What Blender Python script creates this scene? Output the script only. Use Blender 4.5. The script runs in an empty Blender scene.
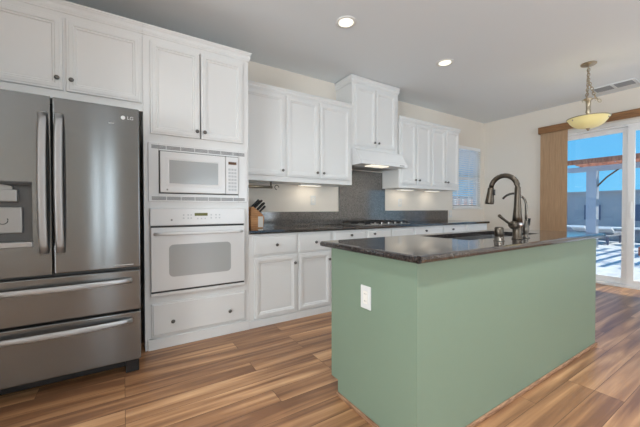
import bpy, bmesh, math, random
from mathutils import Vector, Matrix
random.seed(7)
S = bpy.context.scene
COL = S.collection
PI = math.pi

# ------------------------------------------------------------------ camera
CAM_H = 1.12
yaw, pitch, roll = 0.568944, -0.0137622, -0.0014787
fw = Vector((math.sin(yaw)*math.cos(pitch), math.cos(yaw)*math.cos(pitch), math.sin(pitch)))
rt = Vector((math.cos(yaw), -math.sin(yaw), 0)); up = rt.cross(fw)
r2 = rt*math.cos(roll) + up*math.sin(roll); u2 = -rt*math.sin(roll) + up*math.cos(roll)
cd = bpy.data.cameras.new('camera'); cam = bpy.data.objects.new('camera', cd); COL.objects.link(cam)
cd.sensor_width = 36; cd.lens = 307.8/640*36; cd.clip_start = .02; cd.clip_end = 200
M = Matrix((r2, u2, -fw)).transposed().to_4x4(); M.translation = Vector((0, 0, CAM_H)); cam.matrix_world = M
S.camera = cam

# ------------------------------------------------------------------ world, sun, added fill light, window light, exposure
EN = dict(world=1.13, sun=4.4, gardenhigh=96, lefthigh=280, side=.55, cank=26, canm=120, canb=225)
w = bpy.data.worlds.new('sky'); S.world = w; w.use_nodes = True
nt = w.node_tree; nt.nodes.clear()
wo = nt.nodes.new('ShaderNodeOutputWorld'); bg = nt.nodes.new('ShaderNodeBackground')
tc = nt.nodes.new('ShaderNodeTexCoord'); sx = nt.nodes.new('ShaderNodeSeparateXYZ'); cr = nt.nodes.new('ShaderNodeValToRGB')
cr.color_ramp.elements[0].position = 0.0; cr.color_ramp.elements[0].color = (.15, .49, .78, 1)
cr.color_ramp.elements[1].position = .45; cr.color_ramp.elements[1].color = (.05, .31, .72, 1)
nt.links.new(tc.outputs['Generated'], sx.inputs[0]); nt.links.new(sx.outputs['Z'], cr.inputs[0])
nt.links.new(cr.outputs[0], bg.inputs[0]); bg.inputs[1].default_value = EN['world']; nt.links.new(bg.outputs[0], wo.inputs[0])

def light(name, kind, loc, energy, color=(1, 1, 1), direction=None, **kw):
    l = bpy.data.lights.new(name, kind); l.energy = energy; l.color = color
    for k, v in kw.items(): setattr(l, k, v)
    o = bpy.data.objects.new(name, l); COL.objects.link(o); o.location = loc
    if direction: o.rotation_euler = Vector(direction).to_track_quat('-Z', 'Y').to_euler()
    return o
sun_to = Vector((.29, -.50, 1.0))                      # direction towards the sun
light('sun', 'SUN', (20, -20, 30), EN['sun'], (1, .93, .82), -sun_to, angle=.01)
# fill lamps added at the unseen door and left window; sidelights make the refrigerator streaks
light('added_fill_garden_door', 'AREA', (3.0, -3.82, 1.22), EN['gardenhigh'], (.92, .965, 1), (0, 1, .9), shape='RECTANGLE', size=3.1, size_y=2.2)
light('added_fill_left_window', 'AREA', (-4.42, -.9, 1.25), EN['lefthigh'], (.92, .965, 1), (1, 0, .9), shape='RECTANGLE', size=3.1, size_y=2.1)
light('daylight_sidelight', 'AREA', (-.505, -3.80, 1.3), 8*EN['side'], (.92, .965, 1), (0, 1, 0), shape='RECTANGLE', size=.09, size_y=2.1)
light('daylight_sidelight', 'AREA', (-.25, -3.80, 1.3), 12*EN['side'], (.92, .965, 1), (0, 1, 0), shape='RECTANGLE', size=.16, size_y=2.1)
po = light('sky_portal_door', 'AREA', (6.12, 1.05, 1.18), 1, (1, 1, 1), (-1, 0, 0), shape='RECTANGLE', size=2.5, size_y=2.2)
po.data.cycles.is_portal = True
S.view_settings.view_transform = 'Standard'; S.view_settings.look = 'None'
S.view_settings.exposure = 0.27; S.view_settings.gamma = 1.0; S.view_settings.use_curve_mapping = False

# ------------------------------------------------------------------ helpers
def lin(c):
    c = c/255.0
    return c/12.92 if c <= .04045 else ((c+.055)/1.055)**2.4
def rgb(r, g, b): return (lin(r), lin(g), lin(b), 1)

def mat(name, col, rough=.5, metal=0, **kw):
    m = bpy.data.materials.new(name); m.use_nodes = True
    b = m.node_tree.nodes['Principled BSDF']
    b.inputs['Base Color'].default_value = col; b.inputs['Roughness'].default_value = rough; b.inputs['Metallic'].default_value = metal
    for k, v in kw.items(): b.inputs[k].default_value = v
    return m
def nodes(m): return m.node_tree.nodes, m.node_tree.links, m.node_tree.nodes['Principled BSDF']
def noise_bump(m, scale, strength, dist=.002):
    n, l, b = nodes(m)
    t = n.new('ShaderNodeTexCoord'); z = n.new('ShaderNodeTexNoise'); z.inputs['Scale'].default_value = scale; z.inputs['Detail'].default_value = 3
    p = n.new('ShaderNodeBump'); p.inputs['Strength'].default_value = strength; p.inputs['Distance'].default_value = dist
    l.new(t.outputs['Object'], z.inputs[0]); l.new(z.outputs[0], p.inputs['Height']); l.new(p.outputs[0], b.inputs['Normal'])
    return m
def noise_col(m, c1, c2, scale, stretch=(1, 1, 1), detail=4, lo=.35, hi=.65):
    n, l, b = nodes(m)
    t = n.new('ShaderNodeTexCoord'); mp = n.new('ShaderNodeMapping'); mp.inputs['Scale'].default_value = stretch
    z = n.new('ShaderNodeTexNoise'); z.inputs['Scale'].default_value = scale; z.inputs['Detail'].default_value = detail
    r = n.new('ShaderNodeValToRGB'); r.color_ramp.elements[0].position = lo; r.color_ramp.elements[1].position = hi
    r.color_ramp.elements[0].color = c1; r.color_ramp.elements[1].color = c2
    l.new(t.outputs['Object'], mp.inputs[0]); l.new(mp.outputs[0], z.inputs[0]); l.new(z.outputs[0], r.inputs[0]); l.new(r.outputs[0], b.inputs['Base Color'])
    return m
def emit(name, col, strength):
    m = mat(name, col, .4); b = m.node_tree.nodes['Principled BSDF']
    b.inputs['Emission Color'].default_value = col; b.inputs['Emission Strength'].default_value = strength
    return m

MT = {}
MT['cabinet'] = noise_bump(mat('white_cabinet_paint', rgb(226, 226, 225), .42), 60, .05)
MT['appliance'] = mat('white_enamel', rgb(226, 226, 226), .22)
MT['appl_glass'] = mat('pale_grey_glass', rgb(176, 178, 178), .12)
MT['vent_grey'] = mat('grey_louvre', rgb(142, 142, 142), .5)
MT['seam'] = mat('dark_seam', rgb(60, 60, 60), .6)
MT['wall'] = noise_bump(mat('cream_wall_paint', rgb(230, 222, 211), .85), 140, .25)
MT['ceiling'] = noise_bump(mat('white_ceiling_paint', rgb(231, 235, 237), .9), 90, .3)
MT['green'] = noise_bump(mat('sage_green_paint', rgb(123, 141, 122), .5), 150, .12)
MT['trim'] = mat('white_trim_paint', rgb(232, 231, 227), .4)
MT['knob'] = mat('dark_pewter', rgb(112, 110, 107), .4, .8)
MT['nickel'] = mat('brushed_nickel', rgb(110, 105, 98), .4, 1)
MT['bronze'] = mat('brushed_bronze_nickel', rgb(94, 86, 77), .42, 1)
MT['chrome'] = mat('chrome', rgb(200, 200, 205), .08, 1)
MT['black'] = mat('black_plastic', rgb(22, 22, 23), .4)
MT['iron'] = noise_bump(mat('cast_iron', rgb(30, 30, 31), .55), 200, .3)
MT['outlet'] = mat('white_outlet_plastic', rgb(218, 218, 216), .4)
MT['block_wood'] = noise_col(mat('honey_wood', rgb(196, 138, 80), .45), rgb(176, 116, 62), rgb(212, 154, 96), 8, (1, 1, 8))
MT['card'] = mat('white_card', rgb(232, 228, 220), .6)
MT['shoe'] = noise_col(mat('brown_wood_trim', rgb(150, 112, 84), .5), rgb(128, 92, 68), rgb(172, 134, 104), 12, (1, 1, 8))
MT['lamp_glass'] = mat('cream_alabaster_glass', rgb(236, 222, 160), .35); MT['lamp_glass'].node_tree.nodes['Principled BSDF'].inputs['Emission Color'].default_value = rgb(255, 236, 165); MT['lamp_glass'].node_tree.nodes['Principled BSDF'].inputs['Emission Strength'].default_value = .12
MT['lamp_metal'] = mat('pendant_nickel', rgb(172, 160, 140), .35, .9)
MT['can_glow'] = emit('recessed_light_glow', rgb(255, 250, 226), 1.3)
MT['strip_glow'] = emit('under_cabinet_glow', rgb(255, 246, 228), .7)
MT['display_green'] = emit('green_display', rgb(92, 92, 26), .15)
MT['display_brown'] = emit('brown_display', rgb(84, 50, 20), .15)
MT['button'] = mat('grey_button', rgb(190, 192, 194), .5)
MT['vinyl'] = mat('white_vinyl', rgb(238, 238, 238), .4)
MT['slat'] = mat('white_blind_slat', rgb(240, 240, 240), .5)

def granite(name, rough=.07, base=(.018, .016, .016, 1), mid=(.085, .072, .064, 1), hi=(.30, .28, .26, 1), sc=1):
    m = mat(name, base, rough); n, l, b = nodes(m); b.inputs['IOR'].default_value = 1.75
    t = n.new('ShaderNodeTexCoord')
    v = n.new('ShaderNodeTexVoronoi'); v.inputs['Scale'].default_value = 130*sc
    z = n.new('ShaderNodeTexNoise'); z.inputs['Scale'].default_value = 60*sc; z.inputs['Detail'].default_value = 6; z.inputs['Roughness'].default_value = .75
    l.new(t.outputs['Object'], v.inputs[0]); l.new(t.outputs['Object'], z.inputs[0])
    r = n.new('ShaderNodeValToRGB'); e = r.color_ramp.elements
    e[0].position = .36; e[0].color = base; e[1].position = .56; e[1].color = mid
    x = e.new(.70); x.color = hi
    l.new(z.outputs[0], r.inputs[0])
    sp = n.new('ShaderNodeSeparateColor'); l.new(v.outputs['Color'], sp.inputs[0])
    rr = n.new('ShaderNodeValToRGB'); rr.color_ramp.elements[0].position = .1; rr.color_ramp.elements[1].position = .9
    rr.color_ramp.elements[0].color = (.6, .58, .58, 1); rr.color_ramp.elements[1].color = (1.4, 1.35, 1.3, 1)
    l.new(sp.outputs[0], rr.inputs[0])
    mx = n.new('ShaderNodeMix'); mx.data_type = 'RGBA'; mx.blend_type = 'MULTIPLY'; mx.inputs[0].default_value = 1
    l.new(r.outputs[0], mx.inputs[6]); l.new(rr.outputs[0], mx.inputs[7]); l.new(mx.outputs[2], b.inputs['Base Color'])
    return m
MT['granite'] = granite('dark_speckled_granite', .07, (.022, .020, .020, 1), (.045, .038, .036, 1), (.14, .12, .11, 1), 1.2)
MT['splash'] = granite('grey_speckled_granite', .1, (.095, .092, .088, 1), (.135, .130, .125, 1), (.20, .195, .19, 1), 1.2)

def steel(name, base, rough, vertical=False):
    m = mat(name, base, rough, .82); n, l, b = nodes(m)
    t = n.new('ShaderNodeTexCoord'); mp = n.new('ShaderNodeMapping'); mp.inputs['Scale'].default_value = (1.5, 60, 260)
    z = n.new('ShaderNodeTexNoise'); z.inputs['Scale'].default_value = 3; z.inputs['Detail'].default_value = 2
    r = n.new('ShaderNodeMapRange'); r.inputs['To Min'].default_value = rough-.005; r.inputs['To Max'].default_value = rough+.008
    l.new(t.outputs['Object'], mp.inputs[0]); l.new(mp.outputs[0], z.inputs[0]); l.new(z.outputs[0], r.inputs[0]); l.new(r.outputs[0], b.inputs['Roughness'])
    b.inputs['Anisotropic'].default_value = .96; b.inputs['Anisotropic Rotation'].default_value = .25
    tg = n.new('ShaderNodeTangent'); tg.direction_type = 'RADIAL'; tg.axis = 'Z'; l.new(tg.outputs[0], b.inputs['Tangent'])
    return m
MT['steel'] = steel('brushed_dark_stainless', rgb(118, 119, 119), .16)
MT['handle_steel'] = steel('brushed_handle_stainless', rgb(176, 177, 178), .40)
MT['fridge_side'] = mat('charcoal_fridge_side', rgb(78, 76, 74), .5)

def wood_floor():
    m = mat('walnut_plank_floor', rgb(150, 108, 78), .33); n, l, b = nodes(m)
    t = n.new('ShaderNodeTexCoord')
    br = n.new('ShaderNodeTexBrick'); br.offset = .37; br.offset_frequency = 3; br.squash = 1
    for k, v in (('Scale', 1), ('Brick Width', 1.22), ('Row Height', .135), ('Mortar Size', .0012), ('Mortar Smooth', .1), ('Bias', 0)): br.inputs[k].default_value = v
    br.inputs['Color1'].default_value = (0, 0, 0, 1); br.inputs['Color2'].default_value = (1, 1, 1, 1); br.inputs['Mortar'].default_value = (.5, .5, .5, 1)
    l.new(t.outputs['Object'], br.inputs[0])
    sc = n.new('ShaderNodeVectorMath'); sc.operation = 'MULTIPLY'; sc.inputs[1].default_value = (7, 13, 5); l.new(br.outputs['Color'], sc.inputs[0])
    ad = n.new('ShaderNodeVectorMath'); ad.operation = 'ADD'; l.new(t.outputs['Object'], ad.inputs[0]); l.new(sc.outputs[0], ad.inputs[1])
    def streak(scale, sxv, det, dist=0):
        mp = n.new('ShaderNodeMapping'); mp.inputs['Scale'].default_value = sxv; l.new(ad.outputs[0], mp.inputs[0])
        z = n.new('ShaderNodeTexNoise'); z.inputs['Scale'].default_value = scale; z.inputs['Detail'].default_value = det; z.inputs['Distortion'].default_value = dist
        l.new(mp.outputs[0], z.inputs[0]); return z
    z1 = streak(1.0, (.7, 12.5, 1), 4, .6); z2 = streak(1.0, (3, 90, 1), 4)
    r = n.new('ShaderNodeValToRGB'); e = r.color_ramp.elements
    e[0].position = .28; e[0].color = rgb(124, 86, 60); e[1].position = .74; e[1].color = rgb(232, 190, 142)
    a = e.new(.44); a.color = rgb(162, 118, 82); c = e.new(.57); c.color = rgb(196, 150, 108)
    mixv = n.new('ShaderNodeMath'); mixv.operation = 'MULTIPLY_ADD'; mixv.inputs[1].default_value = .12; l.new(z2.outputs[0], mixv.inputs[0])
    m2 = n.new('ShaderNodeMath'); m2.operation = 'MULTIPLY_ADD'; m2.inputs[1].default_value = 1.0; m2.inputs[2].default_value = -.14; l.new(z1.outputs[0], m2.inputs[0]); l.new(m2.outputs[0], mixv.inputs[2])
    m3 = n.new('ShaderNodeMath'); m3.operation = 'MULTIPLY_ADD'; m3.inputs[1].default_value = .14; l.new(br.outputs['Color'], m3.inputs[0])
    m4 = n.new('ShaderNodeMath'); m4.operation = 'SUBTRACT'; m4.inputs[1].default_value = .08; l.new(mixv.outputs[0], m4.inputs[0]); l.new(m4.outputs[0], m3.inputs[2])
    l.new(m3.outputs[0], r.inputs[0])
    mx = n.new('ShaderNodeMix'); mx.data_type = 'RGBA'; l.new(br.outputs['Fac'], mx.inputs[0]); l.new(r.outputs[0], mx.inputs[6]); mx.inputs[7].default_value = rgb(74, 50, 36)
    l.new(mx.outputs[2], b.inputs['Base Color'])
    bp = n.new('ShaderNodeBump'); bp.inputs['Strength'].default_value = .15; bp.inputs['Distance'].default_value = .001; l.new(z2.outputs[0], bp.inputs['Height']); l.new(bp.outputs[0], b.inputs['Normal'])
    return m
MT['floor'] = wood_floor()

def fabric_blind():
    m = mat('woven_tan_blind', rgb(186, 142, 98), .7); n, l, b = nodes(m)
    t = n.new('ShaderNodeTexCoord'); mp = n.new('ShaderNodeMapping'); mp.inputs['Scale'].default_value = (1, 110, 2.5)
    z = n.new('ShaderNodeTexNoise'); z.inputs['Scale'].default_value = 1.5; z.inputs['Detail'].default_value = 4
    r = n.new('ShaderNodeValToRGB'); r.color_ramp.elements[0].position = .3; r.color_ramp.elements[1].position = .7
    r.color_ramp.elements[0].color = rgb(168, 136, 104); r.color_ramp.elements[1].color = rgb(196, 162, 128)
    l.new(t.outputs['Object'], mp.inputs[0]); l.new(mp.outputs[0], z.inputs[0]); l.new(z.outputs[0], r.inputs[0]); l.new(r.outputs[0], b.inputs['Base Color'])
    return m
MT['blind'] = fabric_blind()
MT['valance'] = noise_col(mat('oak_valance', rgb(158, 112, 70), .5), rgb(122, 84, 50), rgb(150, 108, 68), 6, (1, 1, 10))

def glass(name, tint=(1, 1, 1, 1)):
    m = bpy.data.materials.new(name); m.use_nodes = True; n = m.node_tree.nodes; l = m.node_tree.links; n.clear()
    o = n.new('ShaderNodeOutputMaterial'); t = n.new('ShaderNodeBsdfTransparent'); t.inputs[0].default_value = tint
    g = n.new('ShaderNodeBsdfGlossy'); g.inputs['Roughness'].default_value = .0; f = n.new('ShaderNodeFresnel'); f.inputs[0].default_value = 1.45
    ge = n.new('ShaderNodeNewGeometry'); mr = n.new('ShaderNodeMapRange'); mr.inputs['To Min'].default_value = 1.45; mr.inputs['To Max'].default_value = 1/1.45
    l.new(ge.outputs['Backfacing'], mr.inputs[0]); l.new(mr.outputs[0], f.inputs[0])
    x = n.new('ShaderNodeMixShader'); l.new(f.outputs[0], x.inputs[0]); l.new(t.outputs[0], x.inputs[1]); l.new(g.outputs[0], x.inputs[2]); l.new(x.outputs[0], o.inputs[0])
    return m
MT['glass'] = glass('window_glass', (.96, .98, .98, 1))
# outdoors
MT['patio'] = noise_col(mat('grey_patio_paving', rgb(150, 160, 172), .8), rgb(186, 188, 190), rgb(208, 210, 210), 2.5, (1, 3, 1))
MT['stucco'] = noise_bump(mat('grey_stucco', rgb(168, 166, 168), .9), 20, .4)
MT['coping'] = mat('white_coping', rgb(232, 232, 230), .7)
MT['seatwall'] = noise_col(mat('grey_block', rgb(150, 150, 156), .85), rgb(130, 132, 140), rgb(164, 166, 172), 6)
MT['pergola_post'] = mat('grey_post_paint', rgb(176, 182, 192), .6)
MT['redwood'] = noise_col(mat('redwood_stain', rgb(178, 108, 78), .6), rgb(160, 92, 66), rgb(196, 126, 92), 5, (1, 6, 1))
MT['leaf'] = noise_col(mat('green_leaves', rgb(70, 140, 66), .6), rgb(46, 108, 44), rgb(110, 176, 92), 9)
MT['brick'] = mat('red_brick', rgb(176, 108, 88), .85)
MT['fence'] = noise_col(mat('pink_brown_fence', rgb(206, 150, 128), .8), rgb(216, 160, 140), rgb(238, 196, 176), 4, (6, 1, 1))
MT['cushion'] = mat('white_cushion', rgb(238, 238, 236), .8)
MT['dark_glass'] = mat('dark_window_glass', rgb(92, 98, 120), .3)
MT['bark'] = mat('brown_bark', rgb(96, 74, 58), .9)

# --- mesh builders (all in world coordinates)
def box(bm, x0, x1, y0, y1, z0, z1, bev=0, seg=2):
    b2 = bmesh.new(); bmesh.ops.create_cube(b2, size=1)
    for v in b2.verts: v.co = Vector(((x0+x1)/2+v.co.x*(x1-x0), (y0+y1)/2+v.co.y*(y1-y0), (z0+z1)/2+v.co.z*(z1-z0)))
    if bev: bmesh.ops.bevel(b2, geom=b2.edges[:], offset=bev, segments=seg, affect='EDGES', profile=.5)
    merge(bm, b2); return bm
def merge(bm, b2):
    me = bpy.data.meshes.new('tmp'); b2.to_mesh(me); b2.free(); bm.from_mesh(me); bpy.data.meshes.remove(me)
def new(): return bmesh.new()
def tube(bm, pts, rad, seg=12, ry=None, upv=(0, 0, 1), cap=True):
    pts = [Vector(p) for p in pts]; n = len(pts); rings = []
    for i, p in enumerate(pts):
        d = (pts[min(i+1, n-1)]-pts[max(i-1, 0)]).normalized(); u = Vector(upv)
        if abs(d.dot(u)) > .98: u = Vector((1, 0, 0)) if abs(d.x) < .9 else Vector((0, 1, 0))
        a = d.cross(u).normalized(); b = a.cross(d).normalized()
        r = rad[i] if isinstance(rad, (list, tuple)) else rad; r_y = r if ry is None else (ry[i] if isinstance(ry, (list, tuple)) else ry)
        rings.append([bm.verts.new(p + a*math.cos(2*PI*k/seg)*r + b*math.sin(2*PI*k/seg)*r_y) for k in range(seg)])
    for i in range(n-1):
        for k in range(seg):
            f = bm.faces.new((rings[i][k], rings[i][(k+1) % seg], rings[i+1][(k+1) % seg], rings[i+1][k])); f.smooth = True
    if cap: bm.faces.new(rings[0][::-1]); bm.faces.new(rings[-1])
    return bm
def lathe(bm, prof, c=(0, 0, 0), axis=(0, 0, 1), seg=24, closed=True):
    q = Vector((0, 0, 1)).rotation_difference(Vector(axis)); rings = []
    for r, z in prof:
        rings.append([bm.verts.new(Vector(c)+q @ Vector((max(r, 1e-4)*math.cos(2*PI*k/seg), max(r, 1e-4)*math.sin(2*PI*k/seg), z))) for k in range(seg)])
    for i in range(len(rings)-1):
        for k in range(seg):
            f = bm.faces.new((rings[i][k], rings[i][(k+1) % seg], rings[i+1][(k+1) % seg], rings[i+1][k])); f.smooth = True
    if closed: bm.faces.new(rings[0][::-1]); bm.faces.new(rings[-1])
    return bm
def prism(bm, poly, axis, a0, a1):
    """extrude a polygon along x / y / z; poly in the other two coordinates"""
    def P(u, v, a): return {'x': (a, u, v), 'y': (u, a, v), 'z': (u, v, a)}[axis]
    A = [bm.verts.new(P(u, v, a0)) for u, v in poly]; B = [bm.verts.new(P(u, v, a1)) for u, v in poly]
    n = len(poly)
    for i in range(n): bm.faces.new((A[i], A[(i+1) % n], B[(i+1) % n], B[i]))
    bm.faces.new(A[::-1]); bm.faces.new(B); return bm
def panel_door(bm, x0, x1, z0, z1, yb, rings):
    """framed door facing -y: rings = (inset, y) from outside in"""
    R = []
    for ins, y in [(0, yb)]+rings:
        R.append([bm.verts.new((x, y, z)) for x, z in ((x0+ins, z0+ins), (x1-ins, z0+ins), (x1-ins, z1-ins), (x0+ins, z1-ins))])
    for a, b in zip(R, R[1:]):
        for k in range(4): bm.faces.new((a[k], a[(k+1) % 4], b[(k+1) % 4], b[k]))
    bm.faces.new(R[-1]); bm.faces.new(R[0][::-1]); return bm
def sweep_profile(bm, path, prof):
    """crown/bullnose: path of (x, y) with outward side on the right of travel; prof = (out, z)"""
    n = len(path); P = [Vector((x, y)) for x, y in path]; cols = []
    for i in range(n):
        nn = []
        if i > 0: d = (P[i]-P[i-1]).normalized(); nn.append(Vector((d.y, -d.x)))
        if i < n-1: d = (P[i+1]-P[i]).normalized(); nn.append(Vector((d.y, -d.x)))
        if len(nn) == 2: m = (nn[0]+nn[1]); m = m/(m.length_squared/2)
        else: m = nn[0]
        cols.append([bm.verts.new((P[i].x+m.x*o, P[i].y+m.y*o, z)) for o, z in prof])
    k = len(prof)
    for i in range(n-1):
        for j in range(k): bm.faces.new((cols[i][j], cols[i+1][j], cols[i+1][(j+1) % k], cols[i][(j+1) % k]))
    bm.faces.new(cols[0]); bm.faces.new(cols[-1][::-1]); return bm

ORG = {}
def worg(p):
    return ORG.get(p.name, Vector((0, 0, 0))) if p else None
def obj(name, bm, m, parent=None, smooth_angle=None, base=None):
    bmesh.ops.recalc_face_normals(bm, faces=bm.faces[:])
    me = bpy.data.meshes.new(name); bm.to_mesh(me); bm.free()
    mats = m if isinstance(m, (list, tuple)) else [m]
    for x in mats: me.materials.append(x)
    o = bpy.data.objects.new(name, me); COL.objects.link(o)
    if parent:
        off = worg(parent); o.parent = parent
    else:
        if base is not None: off = Vector(base)
        else:
            vs = [v.co for v in me.vertices]
            off = Vector(((min(v.x for v in vs)+max(v.x for v in vs))/2, (min(v.y for v in vs)+max(v.y for v in vs))/2, min(v.z for v in vs)))
        o.location = off
    me.transform(Matrix.Translation(-off)); ORG[o.name] = off
    return o
def thing(name, label, cat, loc, group=None):
    o = bpy.data.objects.new(name, None); COL.objects.link(o); o.location = loc; o.empty_display_size = .1
    ORG[o.name] = Vector(loc); return tag(o, label, cat, group)
def tag(o, label, cat, group=None, kind=None):
    if label: o['label'] = label
    if cat: o['category'] = cat
    if group: o['group'] = group
    if kind: o['kind'] = kind
    return o
def struct(name, bm, m, parent=None, base=None):
    o = obj(name, bm, m, parent, base=base)
    if not parent: o['kind'] = 'structure'
    return o
def copy_tree(o, parent=None):
    c = o.copy(); COL.objects.link(c)
    if parent: c.parent = parent
    for ch in list(o.children): copy_tree(ch, c)
    return c
def text_mesh(name, s, size, loc, m, parent, rot=(PI/2, 0, 0), ext=.0006):
    cu = bpy.data.curves.new(name, 'FONT'); cu.body = s; cu.size = size; cu.extrude = ext; cu.align_x = 'CENTER'; cu.align_y = 'CENTER'
    t = bpy.data.objects.new('tmp', cu); COL.objects.link(t)
    dg = bpy.context.evaluated_depsgraph_get(); me = bpy.data.meshes.new_from_object(t.evaluated_get(dg))
    bpy.data.objects.remove(t); from mathutils import Euler
    me.transform(Matrix.Translation(Vector(loc)) @ Euler(rot).to_matrix().to_4x4())
    me.name = name; me.materials.clear(); me.materials.append(m)
    o = bpy.data.objects.new(name, me); COL.objects.link(o); o.parent = parent; me.transform(Matrix.Translation(-worg(parent))); ORG[o.name] = worg(parent)
    return o
def bx(*a, **k): return box(new(), *a, **k)

# ------------------------------------------------------------------ room shell
XL, XR, YF, YB, ZC = -4.2, 6.0, -3.6, 3.38, 2.80
T = .15
struct('floor', bx(XL-T, XR+T, YF-T, YB+T, -.1, 0), MT['floor'], base=(0, 0, 0))
struct('ceiling', bx(XL-T, XR+T, YF-T, YB+T, ZC, ZC+.15), MT['ceiling'])
b = new(); box(b, XL-T, XL, YF-T, -2.45, 0, ZC); box(b, XL-T, XL, .65, YB+T, 0, ZC); box(b, XL-T, XL, -2.45, .65, 0, .2); box(b, XL-T, XL, -2.45, .65, 2.35, ZC)
struct('wall_left', b, MT['wall'])
struct('wall_alcove', bx(-1.05, -.92, 1.75, YB, 0, ZC), MT['wall'])
b = new()
for y0, y1 in ((-2.45, -2.39), (.59, .65), (-.95, -.85)): box(b, XL-.11, XL-.03, y0, y1, .2, 2.35)
for y0, y1 in ((-2.39, -.95), (-.85, .59)): box(b, XL-.11, XL-.03, y0, y1, .2, .26); box(b, XL-.11, XL-.03, y0, y1, 2.29, 2.35)
wl = struct('added_window', b, MT['vinyl'])  # unseen window, added so the left fill lamp has an opening
obj('pane', bx(XL-.075, XL-.07, -2.39, .59, .26, 2.29), MT['glass'], wl)
WX0, WX1, WZ0, WZ1 = 4.99, 5.875, 1.14, 2.29
b = new(); box(b, XL, WX0, YB, YB+T, 0, ZC); box(b, WX1, XR+T, YB, YB+T, 0, ZC); box(b, WX0, WX1, YB, YB+T, 0, WZ0); box(b, WX0, WX1, YB, YB+T, WZ1, ZC)
struct('wall_back', b, MT['wall'])
DY0, DY1, DZ1 = -.20, 2.32, 2.345
b = new(); box(b, XR, XR+T, DY1, YB, 0, ZC); box(b, XR, XR+T, YF-T, DY0, 0, ZC); box(b, XR, XR+T, DY0, DY1, DZ1, ZC)
struct('wall_right', b, MT['wall'])
b = new(); NX0, NX1, GX0, GX1 = -.60, -.12, 1.4, 4.6
box(b, XL, NX0, YF-T, YF, 0, ZC); box(b, NX1, GX0, YF-T, YF, 0, ZC); box(b, GX1, XR, YF-T, YF, 0, ZC)
box(b, NX0, NX1, YF-T, YF, 0, .2); box(b, NX0, NX1, YF-T, YF, 2.4, ZC); box(b, GX0, GX1, YF-T, YF, 2.4, ZC)
struct('wall_front', b, MT['wall'])
struct('baseboard_back', bx(5.06, XR, YB-.014, YB, 0, .09, bev=.003), MT['trim'])
struct('baseboard_right', bx(XR-.014, XR, DY1, YB-.014, 0, .09, bev=.003), MT['trim'])
struct('baseboard_front', bx(NX1, GX0, YF, YF+.014, 0, .09, bev=.003), MT['trim'])

# front openings (behind the photographer)
b = new()
for x0, x1 in ((NX0, NX0+.05), (NX1-.05, NX1), (-.45, -.34)): box(b, x0, x1, YF-.11, YF-.03, .2, 2.4)
box(b, NX0+.05, NX1-.05, YF-.11, YF-.03, .2, .26); box(b, NX0+.05, NX1-.05, YF-.11, YF-.03, 2.34, 2.4)
wn = struct('window_2', b, MT['vinyl'])
obj('pane', bx(NX0+.05, NX1-.05, YF-.075, YF-.07, .26, 2.34), MT['glass'], wn)
b = new()
for x0, x1 in ((GX0, GX0+.07), (GX1-.07, GX1), (2.93, 3.07)): box(b, x0, x1, YF-.11, YF-.03, 0, 2.4)
box(b, GX0+.07, GX1-.07, YF-.11, YF-.03, 0, .1); box(b, GX0+.07, GX1-.07, YF-.11, YF-.03, 2.32, 2.4)
dn = struct('added_door', b, MT['vinyl'])  # unseen glass door, added to let in the main fill light
obj('pane', bx(GX0+.07, GX1-.07, YF-.075, YF-.07, .1, 2.32), MT['glass'], dn)
struct('added_eave', bx(XL-T, XR+T, YF-2.0, YF-T, ZC-.02, ZC+.1), MT['trim'])      # unseen eave, added to keep the sun out of the front openings

# window over the counter, with horizontal blinds
b = new(); F = .045
box(b, WX0, WX0+F, YB+.05, YB+.12, WZ0, WZ1); box(b, WX1-F, WX1, YB+.05, YB+.12, WZ0, WZ1)
box(b, WX0+F, WX1-F, YB+.05, YB+.12, WZ0, WZ0+F); box(b, WX0+F, WX1-F, YB+.05, YB+.12, WZ1-F, WZ1)
wd = struct('window_1', b, MT['vinyl'])
b = new(); box(b, WX0+F, WX1-F, YB+.055, YB+.11, 1.68, 1.73)
obj('meeting_rail', b, MT['vinyl'], wd)
obj('pane', bx(WX0+F, WX1-F, YB+.08, YB+.084, WZ0+F, WZ1-F), MT['glass'], wd)
obj('window_sill', bx(WX0-.02, WX1+.02, YB-.03, YB+.05, WZ0-.025, WZ0, bev=.004), MT['trim'], wd)
hb = thing('window_blind', 'white horizontal slat blind in the window over the counter end', 'window blind', (5.43, YB+.02, WZ0))
obj('head_rail', bx(WX0+.01, WX1-.01, YB-.005, YB+.045, WZ1-.06, WZ1-.002, bev=.004), MT['slat'], hb)
b = new(); zz = WZ0+.05
while zz < WZ1-.07:
    c = Vector((0, .024, .006)); prism(b, [(YB-.004, zz+.011), (YB+.044, zz-.011), (YB+.044, zz-.008), (YB-.004, zz+.014)], 'x', WX0+.015, WX1-.015); zz += .040
obj('slats', b, MT['slat'], hb)
b = new()
for x in (WX0+.14, (WX0+WX1)/2+.05, WX1-.14): box(b, x-.009, x+.009, YB-.006, YB-.0045, WZ0+.02, WZ1-.06)
obj('ladder_tape', b, MT['slat'], hb)
obj('bottom_rail', bx(WX0+.012, WX1-.012, YB-.004, YB+.044, WZ0+.004, WZ0+.026, bev=.004), MT['slat'], hb)

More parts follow.
